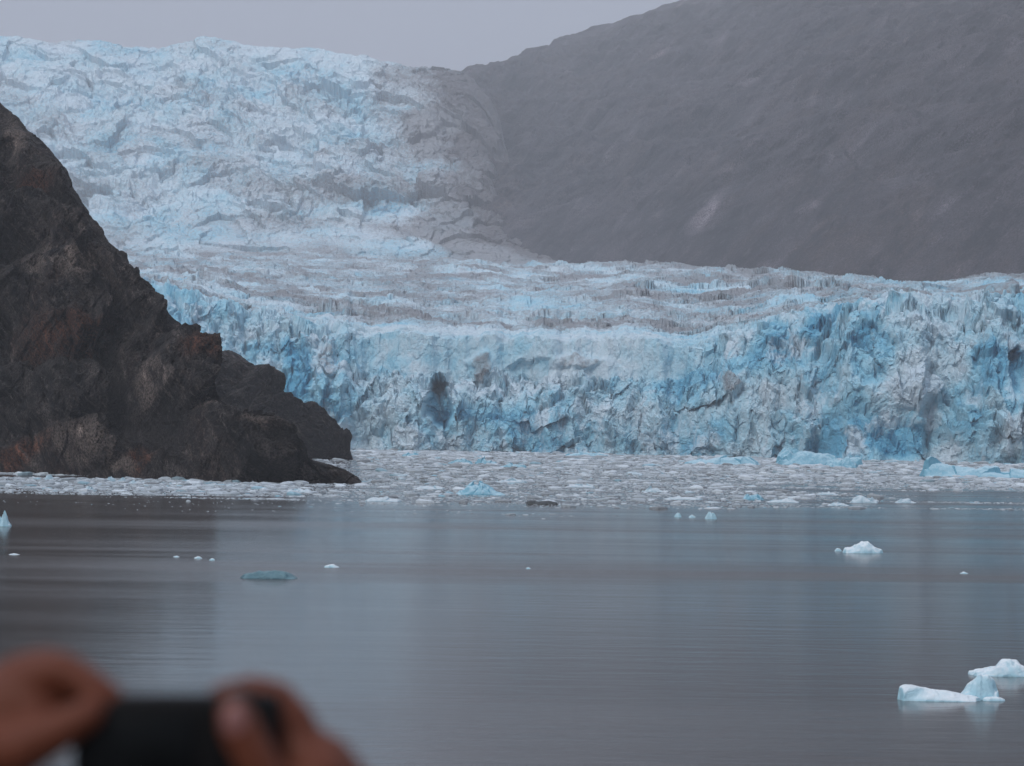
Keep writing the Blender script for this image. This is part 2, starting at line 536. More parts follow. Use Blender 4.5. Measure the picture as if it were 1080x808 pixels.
# forms that stand out in this cliff: (px, py, rx, ry, metres towards the water, blue, white, dirt)
pyv = np.interp(PX, HORX, HORY) - (Z - CAM_H) / Y * F
FORMS = [(461, 426, 16, 22, -26, .35, -.6, .25), (312, 396, 16, 36, -3, .40, -.4, 0), (395, 425, 12, 45, 3, .10, -.2, 0), (345, 440, 20, 30, 3, .15, -.1, 0),  # first form: cave hollow, its shade painted in with blue and dirt
         (505, 388, 14, 18, 4, .05, -.2, .7), (345, 372, 10, 20, 4, -.1, .1, .45), (608, 380, 26, 9, 3, -.1, -.1, .8), (625, 395, 30, 24, 4, .30, -.3, 0),
         (560, 392, 26, 12, -4, .34, -.3, 0), (740, 365, 26, 40, 0, .15, -.1, .1), (775, 430, 26, 50, 2, .2, -.2, 0), (768, 405, 14, 14, 3, -.2, 0, .7),
         (865, 345, 22, 16, 3, .30, -.4, 0), (812, 352, 20, 12, 2, .25, -.3, 0), (918, 372, 26, 34, -3, .30, -.3, 0), (900, 440, 34, 30, -2, .22, -.2, 0),
         (965, 410, 30, 22, 4, -.15, .45, 0), (1042, 385, 24, 34, 3, .42, -.5, 0), (1076, 385, 10, 26, -8, .42, -.6, .1), (1020, 448, 34, 26, 3, .28, -.3, 0),
         (1070, 455, 16, 26, 2, -.3, .3, .2), (850, 448, 30, 26, 2, .08, .1, .0), (660, 440, 50, 30, 1, .0, .25, 0), (540, 440, 36, 30, 2, .06, -.1, 0),
         (955, 465, 40, 18, -3, .35, -.4, 0), (875, 470, 22, 16, -2, .30, -.4, 0), (430, 460, 18, 16, 2, -.3, .5, .1), (490, 452, 18, 24, 1, .12, 0, 0),
         (725, 440, 18, 34, -2, .15, -.2, 0), (905, 325, 30, 12, 0, .3, -.2, 0), (985, 345, 30, 16, 2, -.1, .3, 0), (690, 460, 30, 16, 1, .1, 0, 0)]
fb = np.zeros_like(Z); fw = np.zeros_like(Z); fd = np.zeros_like(Z)
wpx = PX + 10 * fbm(X / 9, Z / 9, oct=3, seed=88); wpy = pyv + 10 * fbm(X / 9, Z / 9, oct=3, seed=89)
for (a, b, rx, ry, out_, bl, wh, di) in FORMS:
    rr_ = np.hypot((wpx - a) / rx, (wpy - b) / ry)
    m_ = (1 - sstep(0.65, 1.15, rr_)) * (q < 60)
    push = push + m_ * out_; fb += m_ * bl; fw += m_ * wh; fd += m_ * di
P[..., 1] -= cliff * push
P[..., 0] += cliff * (1.2 * fbm(X / 6, Y / 6, Z / 6, oct=3, seed=93))
P[..., 2] += cliff * (1 - 0.8 * flatw) * (1.4 * v2 + 0.9 * fbm(X / 5, Z / 5, Y / 9, oct=3, seed=95)) * sstep(0.5, 8, Z)
P[..., 1] -= kp * (5 * fbm(X / 9, Z / 2.2, Y / 60, oct=4, seed=98, gain=0.6))
P[..., 1] -= 0.62 * nrm_i
P[..., 2] += 0.62 * nrm_i
am = (kf * 0.7 * cr + kp * 0.8 + ki * 3.0)
sc = np.where(ki > 0.5, 14.0, 3.6)
for k in range(2):
    P[..., k] += am * fbm(X / sc, Y / sc, Z / (sc * 1.3), oct=3, seed=90 + 7 * k, gain=0.6)
P[..., 2] += am * 0.5 * fbm(X / sc, Y / sc, Z / sc, oct=3, seed=110, gain=0.6) * (Z > 1)
P[..., 2] = np.where(Z < 0.2, np.minimum(P[..., 2], -0.2), P[..., 2])

# ice colour: fresh fracture faces are blue, rubble is white, the old surface carries grit
gy = np.abs(np.gradient(Z, axis=0) / np.maximum(np.gradient(Y, axis=0), 1e-3))
steep = np.clip(gy / 2.2, 0, 1)
lowf = fbm(X / 45, Y / 45, Z / 22, oct=4, seed=120)
lowf2 = fbm(X / 17, Y / 17, Z / 17, oct=4, seed=125)
blue = np.zeros_like(Z); dirt = np.zeros_like(Z); white = np.zeros_like(Z)
bl_f = 0.41 + 1.0 * lowf + 0.16 * (s1r - 0.5) + 0.14 * (s2r - 0.5) + 0.1 * (s3r - 0.5) - 0.2 * flatw + fb + 0.10 * (1 - sstep(2, 16, Z)) + 0.1 * sstep(740, 850, PX)
wh_f = 0.36 + 1.3 * lowf2 - 0.3 * flatw + fw
di_f = fd + 0.02 - 0.3 * flatw + 0.5 * sstep(0.1, 0.5, fbm(X / 22, Y / 22, Z / 12, oct=4, seed=130)) * sstep(0.45, 0.9, Z / Hl)
bl_p = 0.20 + 0.6 * lowf + 0.25 * (r4 - 0.5) + 0.2 * steep + 0.5 * sstep(0.25, 0.5, fbm(X / 40, Y / 40, oct=3, seed=137)) + 0.10 * sstep(620, 900, PX)
st = fbm(X / 60 + Y / 220, Y / 130, oct=5, seed=135, gain=0.62)
di_p = 0.66 + 1.2 * st - 0.2 * steep
wh_p = 0.30 + 0.7 * lowf2
bl_i = 0.30 + 0.9 * fbm(X / 80, Y / 110, Z / 50, oct=5, seed=140) + 0.14 * (r7 - 0.5) + 0.14 * (r6 - 0.5) + 0.16 * (r8 - 0.5)
wh_i = 0.48 + 1.1 * fbm(X / 50, Z / 26, oct=5, seed=145) + 0.15 * (1 - im)
edge = sstep(120, 0, bank_px - PX + 90 * fbm(X / 110, Z / 70, oct=4, seed=150))
di_i = 0.22 + 0.8 * fbm(X / 150, Y / 90, oct=4, seed=155) + 0.34 * (1 - ti) + 0.95 * edge * (1 - 0.5 * sstep(0.75, 1, ti))
a_, b_, c_ = kf, kp, ki
sm = np.maximum(kf + kp + ki, 1e-3)
blue = (kf * bl_f + kp * bl_p + ki * bl_i) / sm
dirt = (kf * di_f + kp * di_p + ki * di_i) / sm
white = (kf * wh_f + kp * wh_p + ki * wh_i) / sm
MOR = np.clip(ki * (sstep(70, -10, bank_px - PX + 70 * fbm(X / 70, Z / 50, oct=5, seed=152, gain=0.6)) * 1.0 + 0.35 * sstep(0.15, 0.5, fbm(X / 90, Z / 30, oct=4, seed=153)) * sstep(180, 40, bank_px - PX)), 0, 1)
ICE = np.clip(np.stack([blue, dirt, white], -1), 0, 1)

glacier = bpy.data.objects.new("glacier", None)
glacier.location = (0, 1000, 0)
col.objects.link(glacier)
prop(glacier, "huge crevassed blue and white tidewater glacier filling the valley between dark headland and grey mountain", "glacier")
s1 = NF; s2 = NF + NP_
for nm, a, b, lab in (("terminus_face", 0, s1 + 1, "broken blue ice cliff standing in the water"),
                      ("ice_plateau", s1, s2 + 1, "gently sloping dirty grey crevassed ice surface above the cliff"),
                      ("icefall", s2, nr, "steep chaotic pale blue icefall under the fog")):
    o = link(nm, grid_mesh(nm, P[a:b] - np.array([0, 1000, 0]), False, {'ice': ICE[a:b], 'moraine': MOR[a:b][..., None] * np.ones(3)}), M_ICE, glacier)
    o['label'] = lab

# ------------------------------------------------------------------ mountain on the right
MC = np.linspace(440, 1330, 1000)
sil = smooth_interp(MC, [440, 476, 500, 530, 555, 600, 640, 690, 740, 800, 900, 1000, 1100, 1330],
                    [150, 80, 73, 69, 55, 39, 28, 11, -2, -24, -50, -66, -78, -110])
b_px = MC
# how far out the foot of the slope lies: along the icefall's bank, then behind the plateau
footY = smooth_interp(MC, [440, 470, 480, 490, 518, 585, 700, 850, 1080, 1330], [3280, 3150, 2980, 2800, 2670, 2500, 2270, 1930, 1630, 1530])
foot_py = smooth_interp(MC, [440, 470, 479, 486, 512, 560, 585, 700, 850, 960, 1080, 1330], [130, 120, 165, 235, 275, 290, 292, 292, 302, 310, 306, 312])
ridgeY = footY + smooth_interp(MC, [440, 500, 600, 800, 1330], [600, 1200, 1900, 2100, 1500])
t = np.concatenate([np.linspace(-0.12, 1, 460), np.linspace(1.02, 1.5, 40)])[:, None]
zfoot = z_from_py(MC, foot_py, footY); zr = z_from_py(MC, sil, ridgeY)
YM = footY[None, :] + t * (ridgeY - footY)[None, :]
tc = np.clip(t, 0, 1)
ZM = zfoot[None, :] + (zr - zfoot)[None, :] * (tc ** 0.9)
ZM = np.where(t < 0, zfoot[None, :] + t * 1400, ZM)
ZM = np.where(t > 1, zr[None, :] - (t - 1) * 500, ZM)
XM = YM * col_dir(MC)[None, :]
am = sstep(0.0, 0.2, t) * (1 - 0.55 * sstep(0.8, 1.0, t))
wv_ = 60 * fbm(XM / 200, YM / 260, ZM / 200, oct=3, seed=199)
al = (XM * 0.8 + ZM * 0.6 + wv_); ac = (ZM * 0.8 - XM * 0.6 + wv_)
gul = fbm((XM + 0.35 * YM + wv_) / 110, YM / 900, oct=5, seed=195, gain=0.55, ridged=True)
n = fbm(al / 300, ac / 90, YM / 400, oct=6, seed=200, gain=0.58, ridged=True)
n2 = fbm(XM / 60, YM / 90, ZM / 40, oct=5, seed=210, gain=0.6)
PM = np.stack([XM, YM - am * (26 * n + 22 * n2 + 60 * gul), ZM + am * (8 * n + 9 * n2 + 18 * gul)], -1)
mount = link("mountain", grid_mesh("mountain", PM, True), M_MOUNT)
prop(mount, "bare grey mountain fading into fog behind the glacier", kind='structure')

# ------------------------------------------------------------------ headlands on the left
def headland(name, cols, shore_px, shore_py, sil_px, sil_py, lean, bumps, seed, amp=1.0, nt=320):
    C = cols
    sp = np.interp(C, shore_px, shore_py)
    si = np.interp(C, sil_px, sil_py)
    S = on_water(C, sp)
    Ysh = S[:, 1]
    hpx = np.maximum(sp - si, 0)
    t = np.concatenate([np.linspace(-0.02, 1, nt), np.linspace(1.01, 1.7, 60)])[:, None]
    # ridge: solve for Y so that the slope leans back
    hz = hpx / F * Ysh
    Yr = Ysh + hz * lean + 2
    zr = z_from_py(C, si, Yr)
    tc = np.clip(t, 0, 1)
    Yc = Ysh[None, :] + (Yr - Ysh)[None, :] * tc ** 1.25 + np.maximum(t - 1, 0) * (40 + hz[None, :] * 2)
    Zc = zr[None, :] * tc ** 0.92 - np.maximum(t - 1, 0) * (zr[None, :] * 1.4 + 4) + np.minimum(t, 0) * 60
    Xc = Yc * col_dir(C)[None, :]
    # the picture position of each point, used only to place the big slabs and gullies on the slope
    pyc = sp[None, :] + (si - sp)[None, :] * tc
    pxc = C[None, :] + 0 * t
    wpx = pxc + 9 * vnoise(Xc / 9, Yc / 9, Zc / 9, seed=seed + 1); wpy = pyc + 9 * vnoise(Xc / 9, Yc / 9, Zc / 9, seed=seed + 2)
    out = np.zeros_like(Xc)
    scree = np.zeros_like(Xc)
    for (bx, by, rx, ry, ang, a_, edge) in bumps:
        ca, sa = math.cos(R(ang)), math.sin(R(ang))
        dx = wpx - bx; dy = wpy - by
        u = (dx * ca + dy * sa) / rx; v = (-dx * sa + dy * ca) / ry
        r = (np.abs(u) ** 2.6 + np.abs(v) ** 2.6) ** (1 / 2.6)
        m = 1 - sstep(edge, 1.12, r)
        dome = m * (1 - 0.25 * np.clip(r, 0, 1) ** 2)
        out = out + a_ * dome
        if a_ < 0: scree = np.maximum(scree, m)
    fade = sstep(0, 1, np.minimum(hz[None, :] / 6, 1) + 0 * t) * (0.25 + 0.75 * sstep(0, 0.1, tc)) * (1 - 0.75 * sstep(0.75, 1, t))
    al = (Xc * 0.75 - Zc * 0.66); ac = (Xc * 0.66 + Zc * 0.75)
    w1 = fbm(Xc / 14, Yc / 14, Zc / 14, oct=3, seed=seed + 3) * 4
    n1 = fbm((al + w1) / 26, Yc / 16, (ac + w1) / 9, oct=6, seed=seed + 5, gain=0.56, ridged=True)
    n2 = fbm(Xc / 5 + w1 / 6, Yc / 5, Zc / 3.2, oct=5, seed=seed + 9, gain=0.6)
    # joints: stepped ledges along the dip
    led = (ac + w1 * 0.6 + 1.5 * n2) / 3.4
    led = (led - np.floor(led)); led = np.abs(led - 0.25) - 0.3
    calm = 1 - 0.75 * scree
    n3 = fbm((al + w1 * 0.5) / 4.5, Yc / 3, (ac + w1 * 0.5) / 1.5, oct=4, seed=seed + 12, gain=0.6, ridged=True)
    d = 2.3 * out + calm * amp * (3.2 * n1 + 1.3 * n2 + 1.6 * led + 1.2 * n3 + 2.2 * blocks((al + w1) / 10, (ac + 0.5 * w1) / 5, seed + 20, 1.8, 0.25, 0.15)[0] + 0.9 * blocks((al + w1) / 3.6, (ac + 0.5 * w1) / 2.0, seed + 21, 1.8, 0.3, 0.2)[0]) + 0.35 * n2
    d = d * fade
    P = np.stack([Xc + 0.35 * d + 0.0 * Xc, Yc - 0.85 * d, Zc + 0.30 * d], -1)
    P[..., 2] = np.where(t <= 0, np.minimum(P[..., 2], -0.2), P[..., 2])
    P[..., 2] = np.maximum(P[..., 2], -1.4)
    def spots(L):
        r_ = 0 * Xc
        for (a, b, rx, ry) in L:
            r_ = np.maximum(r_, 1 - sstep(0.4, 1.1, np.hypot((wpx - a) / rx, (wpy - b) / ry)))
        return r_
    A = np.stack([scree, spots([(60, 396, 55, 20), (188, 402, 26, 16), (20, 484, 30, 14), (30, 220, 16, 20), (140, 490, 20, 12)]),
                  spots([(72, 482, 40, 16), (120, 492, 22, 12), (40, 330, 44, 18), (60, 300, 40, 10), (150, 420, 10, 30), (255, 470, 40, 10), (8, 160, 14, 40), (215, 445, 24, 14)])], -1)
    o = link(name, grid_mesh(name, P, False, {'scree': A}), M_ROCK)
    return o


SILX = [-260, -120, -60, -20, 0, 12, 30, 50, 62, 78, 90, 104, 118, 130, 134, 150, 160, 166, 180, 190, 205, 214, 218, 222, 228, 238, 254, 268, 290, 310, 326, 345, 365, 378, 384]
SILY = [-80, 0, 60, 98, 114, 124, 146, 166, 182, 214, 232, 246, 262, 270, 284, 298, 306, 320, 336, 344, 350, 364, 372, 392, 416, 428, 438, 444, 462, 474, 485, 490, 496, 503, 510]
bumps = [(45, 355, 58, 52, 28, 6.5, 0.80), (35, 268, 52, 30, 20, 4.5, 0.75), (30, 180, 24, 52, -30, 4.0, 0.7), (70, 218, 26, 60, -38, 3.2, 0.6),
         (40, 440, 62, 26, 0, 4.5, 0.80), (183, 408, 34, 40, 25, 6.0, 0.75), (128, 318, 26, 62, -40, 4.0, 0.6), (-60, 300, 60, 120, 0, 5, 0.7),
         (118, 420, 24, 44, -18, -3.0, 0.4), (160, 465, 48, 22, 25, -2.4, 0.4),
         (75, 482, 44, 18, 4, 4.0, 0.75), (-10, 485, 34, 14, 0, 3.0, 0.7), (255, 478, 62, 26, 14, 4.5, 0.7), (170, 500, 40, 12, 0, 2.0, 0.7)]
h1 = headland("headland", np.linspace(-260, 384, 1100), [-260, 0, 120, 250, 384], [492, 498, 503, 509, 510.5], SILX, SILY, 0.95, bumps, 300, nt=520)
prop(h1, "dark wet rocky headland sloping down to the water in front of the glacier", kind='structure')
SIL2X = [60, 140, 200, 222, 240, 252, 268, 285, 298, 312, 328, 345, 356, 366, 370, 373]
SIL2Y = [330, 345, 362, 370, 373, 379, 388, 405, 418, 426, 434, 448, 458, 470, 477, 484.5]
h2 = headland("far_headland", np.linspace(60, 373, 420), [60, 373], [483, 485.0], SIL2X, SIL2Y, 0.9,
              [(250, 400, 40, 26, 30, 3.5, 0.7), (320, 452, 46, 22, 34, 5, 0.75), (265, 440, 30, 40, 20, 4, 0.7)], 340, 1.2, 240)
prop(h2, "rounded rock point behind the nearer dark headland", kind='structure')

# ------------------------------------------------------------------ haze
hv = [(x, y, z) for x in (-6500, 6500) for y in (-800, 6500) for z in (-2.6, 760)]
hf = [(0, 1, 3, 2), (4, 6, 7, 5), (0, 4, 5, 1), (2, 3, 7, 6), (0, 2, 6, 4), (1, 5, 7, 3)]
hm = bpy.data.meshes.new("haze"); hm.from_pydata(hv, [], hf)
mh = bpy.data.materials.new("haze_air"); mh.use_nodes = True
nt = mh.node_tree; nt.nodes.remove(nt.nodes['Principled BSDF'])
pv = nt.nodes.new('ShaderNodeVolumePrincipled')
pv.inputs['Color'].default_value = (0.93, 0.955, 1.0, 1)
pv.inputs['Density'].default_value = 0.000148
nt.links.new(pv.outputs[0], nt.nodes['Material Output'].inputs['Volume'])
haze = link("haze", hm, mh)
prop(haze, kind='stuff')

# ------------------------------------------------------------------ floating ice
M_BERG = berg_material("white_berg_ice", (0.72, 0.79, 0.82), (0.42, 0.62, 0.70), (0.26, 0.50, 0.60))
M_BERG_BLUE = berg_material("blue_berg_ice", (0.40, 0.60, 0.68), (0.17, 0.42, 0.54), (0.10, 0.32, 0.44))
M_BERG_TEAL = berg_material("clear_teal_ice", (0.10, 0.20, 0.23), (0.045, 0.135, 0.17), (0.03, 0.09, 0.12))
M_BERG_DARK = berg_material("dark_dirty_ice", (0.035, 0.042, 0.042), (0.02, 0.028, 0.028), (0.015, 0.02, 0.02))
M_BRASH = berg_material("brash_ice_mix", (0.52, 0.57, 0.60), (0.30, 0.41, 0.46), (0.20, 0.30, 0.35))


def berg(name, x0, x1, yb, prof, mat, seed, depth=0.5, facet=0.10, n=None, parent=None, dy=0.0):
    """a floe: outline height along its width, rounded plan, faceted surface, a skirt under the waterline"""
    A = on_water(x0, yb); B = on_water(x1, yb)
    W = (B[0] - A[0]); cx = (A[0] + B[0]) / 2; cyy = (A[1] + B[1]) / 2 + dy
    pxm = W / (x1 - x0)                                  # metres per picture pixel there
    nx = n or int(min(110, max(16, (x1 - x0) * 1.5))); ny = max(10, nx // 2)
    u = np.linspace(-1, 1, nx)[None, :]; v = np.linspace(-1, 1, ny)[:, None]
    # square to rounded irregular plan
    r = np.maximum(np.abs(u), np.abs(v)) + 1e-6
    nrm = np.sqrt(u * u + v * v) + 1e-6
    ru = u * r / nrm; rv = v * r / nrm
    ru = 0.45 * u + 0.55 * ru * 1.0; rv = 0.45 * v + 0.55 * rv
    th = np.arctan2(rv, ru)
    wob = 1 + 0.16 * vnoise(np.cos(th) * 1.6, np.sin(th) * 1.6, seed=seed) + 0.08 * vnoise(np.cos(th) * 4, np.sin(th) * 4, seed=seed + 1)
    wob_y = wob
    px_, py_ = ru * W / 2 * (0.5 + 0.5 * wob), rv * W / 2 * depth * wob_y
    tprof = (ru + 1) / 2
    tx = np.linspace(-0.1, 1.1, 241); hx = np.interp(tx, [p[0] for p in prof], [p[1] for p in prof])
    kk = np.exp(-np.linspace(-2, 2, 15) ** 2); hx = np.convolve(np.pad(hx, 7, 'edge'), kk / kk.sum(), 'valid')
    kb = np.exp(-np.linspace(-2, 2, 61) ** 2); hb = np.convolve(np.pad(hx, 30, 'edge'), kb / kb.sum(), 'valid')
    off = np.abs(rv) * 0.9
    tq = tprof + off * 0.28 * vnoise(ru * 2.2 + seed, rv * 2.2, seed=seed + 6)
    bl_ = np.clip(off * 1.5, 0, 1)
    hp = (np.interp(tq, tx, hx) * (1 - bl_) + np.interp(tq, tx, hb) * bl_) * pxm
    e = 1 - r
    env = sstep(0.0, 0.75, 1 - np.abs(v)) ** 0.5 * sstep(0.0, 0.08, 1 - np.abs(u))
    s_ = W / 5
    nz = blocks(px_ / s_ + seed, py_ / s_ + seed, seed + 3, 1.3, 0.04, 0.3)[0]
    if yb > 570: nz = 0.9 * fbm(px_ / s_ * 0.8 + seed, py_ / s_ * 0.8, oct=3, seed=seed + 3)
    nf = fbm(px_ / s_ * 2.2, py_ / s_ * 2.2, oct=4, seed=seed + 5, gain=0.55)
    hm_ = max(p[1] for p in prof) * pxm
    z = hp * env * (1 + facet * 2.2 * nz) + facet * 0.8 * hm_ * nf * env
    z = np.where(e < 0.02, -0.08 - 0.02 * W, np.where(e < 0.05, np.minimum(z, 0.12 * hm_ + 0 * z), z))
    P = np.stack([px_, py_, z], -1)
    me = grid_mesh(name, P, yb > 570)
    o = link(name, me, mat, parent)
    o.location = (cx, cyy, 0) if parent is None else (cx - parent.location[0], cyy - parent.location[1], 0)
    return o


BERGS = [
    # x0, x1, yb, profile, mat, depth, label
    (1022, 1092, 712, [(0, 0), (.06, 4), (.25, 7), (.4, 9), (.46, 15), (.55, 16), (.72, 14), (.78, 9), (1, 5)], M_BERG, .5, "low white iceberg with a flat block on its back"),
    (889, 930, 583, [(0, 0), (.06, 5), (.25, 6), (.42, 10), (.62, 10), (.8, 6), (.93, 4), (1, 0)], M_BERG, .5, "white floe with one rounded crest alone on calm water below the right brash ice"),
    (880, 888, 581.5, [(0, 0), (.3, 3), (.7, 3), (1, 0)], M_BERG, .6, "tiny white lump just off the pointed end of the rounded crest floe"),
    (743, 756, 547.5, [(0, 0), (.2, 5), (.5, 7), (.75, 5), (1, 1)], M_BERG, .6, "brightest of three tiny white lumps floating below the brash ice"),
    (726, 734, 546, [(0, 0), (.3, 2.4), (.7, 2), (1, 0)], M_BERG, .6, "faint flat lump between two brighter ones below the brash ice"),
    (711, 719, 545.5, [(0, 0), (.3, 3), (.6, 4), (1, 0)], M_BERG, .6, "small white lump beginning the row of three below the brash ice"),
    (-5, 13, 555, [(0, 2), (.3, 8), (.55, 14), (.75, 7), (1, 0)], M_BERG, .6, "pointed pale blue ice pyramid at the left margin on dark water"),
    (253, 314, 610, [(0, 0), (.12, 4), (.35, 8), (.5, 7.5), (.7, 8.5), (.82, 6), (.9, 2), (1, 1)], M_BERG_TEAL, .45, "low glassy teal iceberg lying awash in the open water"),
    (341, 358, 598.5, [(0, 0), (.3, 3), (.6, 3.4), (.8, 2), (1, 0)], M_BERG, .5, "small flat white floe beside the glassy teal iceberg"),
    (204, 214, 589, [(0, 0), (.4, 2.2), (.7, 2), (1, 0)], M_BERG, .5, "white ice chip on dark water above the teal iceberg"),
    (220, 227, 591, [(0, 0), (.4, 2), (.7, 2), (1, 0)], M_BERG, .5, "smaller ice chip trailing the white one above the teal iceberg"),
    (182, 190, 587.5, [(0, 0), (.5, 1.5), (1, 0)], M_BERG, .5, "dim ice chip at the head of the short trail on dark water"),
    (554, 560, 600, [(0, 0), (.5, 2), (1, 0)], M_BERG, .5, "lone tiny ice chip in the middle of the open water"),
    (1012, 1021, 605, [(0, 0), (.5, 2), (1, 0)], M_BERG, .5, "lone tiny ice chip on the water below the crested floe"),
    (8, 22, 585, [(0, 0), (.5, 1.4), (1, 0)], M_BERG, .5, "thin ice sliver on dark water below the ice pyramid"),
    (554, 588, 532, [(0, 2), (.1, 3.5), (.4, 3), (.7, 4), (.9, 2.5), (1, 1)], M_BERG_DARK, .5, "dark grey dirty floe on the near edge of the brash ice"),
    (478, 534, 522, [(0, 0), (.15, 3), (.28, 8), (.5, 13), (.68, 10), (.75, 4), (1, 1)], M_BERG_BLUE, .5, "bright blue rounded berg with white skirt in the middle of the brash ice"),
    (820, 903, 491, [(0, 3), (.12, 10), (.2, 16), (.28, 12), (.45, 9), (.6, 9), (.72, 5), (.85, 7), (.95, 6), (1, 0)], M_BERG_BLUE, .35, "large jagged blue berg aground at the foot of the right ice cliff"),
    (976, 1085, 503.5, [(0, 1), (.08, 8), (.14, 12), (.3, 9), (.45, 7), (.55, 9), (.7, 6), (.9, 7), (1, 3)], M_BERG_BLUE, .3, "long low blue berg with a lumpy back at the right end of the brash ice"),
    (724, 800, 490, [(0, 1), (.2, 4), (.5, 6), (.7, 8), (.85, 6), (1, 0)], M_BERG_BLUE, .3, "flat sky blue slab along the cliff foot left of the jagged berg"),
    (868, 903, 493.5, [(0, 0), (.3, 6), (.6, 9), (.8, 8), (1, 1)], M_BERG_BLUE, .5, "dark blue dome touching the end of the jagged blue berg"),
    (384, 424, 529, [(0, 0), (.2, 4), (.5, 5), (.7, 3), (1, 1)], M_BERG, .5, "pale blue flat floe just off the tip of the headland"),
    (783, 806, 527, [(0, 0), (.2, 4), (.5, 6), (.8, 4), (1, 0)], M_BERG_BLUE, .5, "light blue block on the thin outer edge of the brash ice"),
    (808, 842, 530, [(0, 0), (.3, 3), (.6, 4), (1, 0)], M_BERG, .5, "flat white floe next to the light blue block at the brash edge"),
    (896, 926, 530.5, [(0, 0), (.3, 5), (.6, 6), (.8, 4), (1, 0)], M_BERG, .5, "thick white floe right of centre on the thinning brash edge"),
    (873, 896, 533.5, [(0, 0), (.3, 3), (.6, 3.4), (1, 0)], M_BERG, .5, "thin white floe leading the thick one on the brash edge"),
    (944, 966, 530.5, [(0, 0), (.3, 3), (.6, 3.4), (1, 0)], M_BERG, .5, "small white floe trailing the thick one on the brash edge"),
    (860, 884, 522, [(0, 0), (.3, 2.5), (.6, 3), (1, 0)], M_BERG, .5, "white floe above the gap between two brash edge floes"),
    (500, 526, 489.5, [(0, 1), (.3, 5), (.6, 5), (1, 1)], M_BERG_BLUE, .4, "slate blue slab in the brash under the middle of the cliff"),
    (472, 500, 489.5, [(0, 1), (.3, 5), (.6, 5), (1, 1)], M_BERG_BLUE, .4, "sky blue slab touching the slate blue one under the cliff"),
    (526, 556, 493, [(0, 1), (.4, 3.5), (.7, 3), (1, 1)], M_BERG_BLUE, .4, "dull blue slab ending the row of three under the cliff"),
    (423, 444, 482, [(0, 1), (.4, 4.5), (.7, 4), (1, 1)], M_BERG_BLUE, .4, "light blue lump in the brash at the cliff foot right of the rock point"),
    (520, 556, 509, [(0, 0), (.4, 3.5), (.7, 4), (1, 1)], M_BERG, .4, "pale floe just behind the bright blue rounded berg"),
    (434, 470, 516, [(0, 0), (.4, 3), (.7, 3), (1, 1)], M_BERG, .4, "pale flat floe left of the bright blue rounded berg"),
    (676, 700, 519, [(0, 0), (.4, 4), (.7, 4), (1, 1)], M_BERG, .4, "pale floe alone in the middle right brash ice"),
    (596, 628, 514, [(0, 0), (.4, 3.5), (.7, 3), (1, 1)], M_BERG, .4, "greyish flat floe above and right of the dirty floe"),
    (700, 740, 527, [(0, 0), (.4, 3), (.7, 2.5), (1, 1)], M_BERG, .4, "long thin pale floe above the row of three tiny lumps"),
    (596, 640, 481.5, [(0, 1), (.4, 4), (.7, 3.5), (1, 1)], M_BERG_BLUE, .3, "thin blue slab at the cliff foot in the middle of the bay"),
    (112, 123, 508, [(0, 1), (.4, 6), (.7, 5), (1, 1)], M_BERG, .6, "blue white lump touching the headland shore, the taller of a pair"),
    (124, 134, 508.5, [(0, 1), (.4, 4), (.7, 4), (1, 1)], M_BERG, .6, "white lump beside the taller one at the headland shore"),
    (46, 58, 506, [(0, 1), (.4, 5), (.7, 4), (1, 1)], M_BERG, .6, "white lump at the headland shore nearest the left margin"),
    (135, 150, 510, [(0, 1), (.4, 3), (.7, 2), (1, 1)], M_BERG, .6, "flat floe right of the pair of lumps at the shore"),
    (300, 330, 519, [(0, 1), (.4, 3.2), (.7, 3), (1, 1)], M_BERG, .5, "pale blue floe in the brash below the low end of the headland"),
    (88, 100, 517, [(0, 1), (.4, 3.5), (.7, 3), (1, 1)], M_BERG, .5, "white floe in the narrow brash band off the headland"),
]
b = berg("iceberg", 945, 1034, 738, [(0, 2), (.03, 12), (.1, 15), (.2, 14.5), (.35, 12), (.6, 9), (.8, 6), (.95, 3.5), (1, 1)], M_BERG, 500, 0.42, 0.07)
prop(b, "nearest white iceberg, a long low slab with a blue two-topped hump at one end", "iceberg", "icebergs and floes with a shape of their own")
hum = berg("hump", 1013, 1054, 737, [(0, 2), (.15, 10), (.3, 19), (.45, 25), (.55, 23), (.68, 25), (.85, 19), (.93, 10), (1, 2)], M_BERG, 501, 0.7, 0.07, n=70, parent=b)
hum['label'] = "rounded blue hump with two tops"
sk = berg("shelf", 1036, 1060, 739, [(0, 2), (.3, 4), (.7, 4), (1, 1)], M_BERG, 502, 0.5, 0.06, n=30, parent=b)
sk['label'] = "thin shelf of ice awash at the foot of the hump"
M_BERG_PALE = berg_material("pale_floe_ice", (0.56, 0.64, 0.68), (0.36, 0.50, 0.57), (0.26, 0.42, 0.50))
for i, (x0, x1, yb, pr, mat, dp, lab) in enumerate(BERGS):
    if mat is M_BERG and yb < 535: mat = M_BERG_PALE
    big = (x1 - x0) > 35
    o = berg("iceberg" if big else "ice_floe", x0, x1, yb, pr, mat, 520 + 7 * i, dp, 0.1 if mat is M_BERG_DARK else 0.2)
    prop(o, lab, "iceberg" if big else "ice floe", "icebergs and floes with a shape of their own")


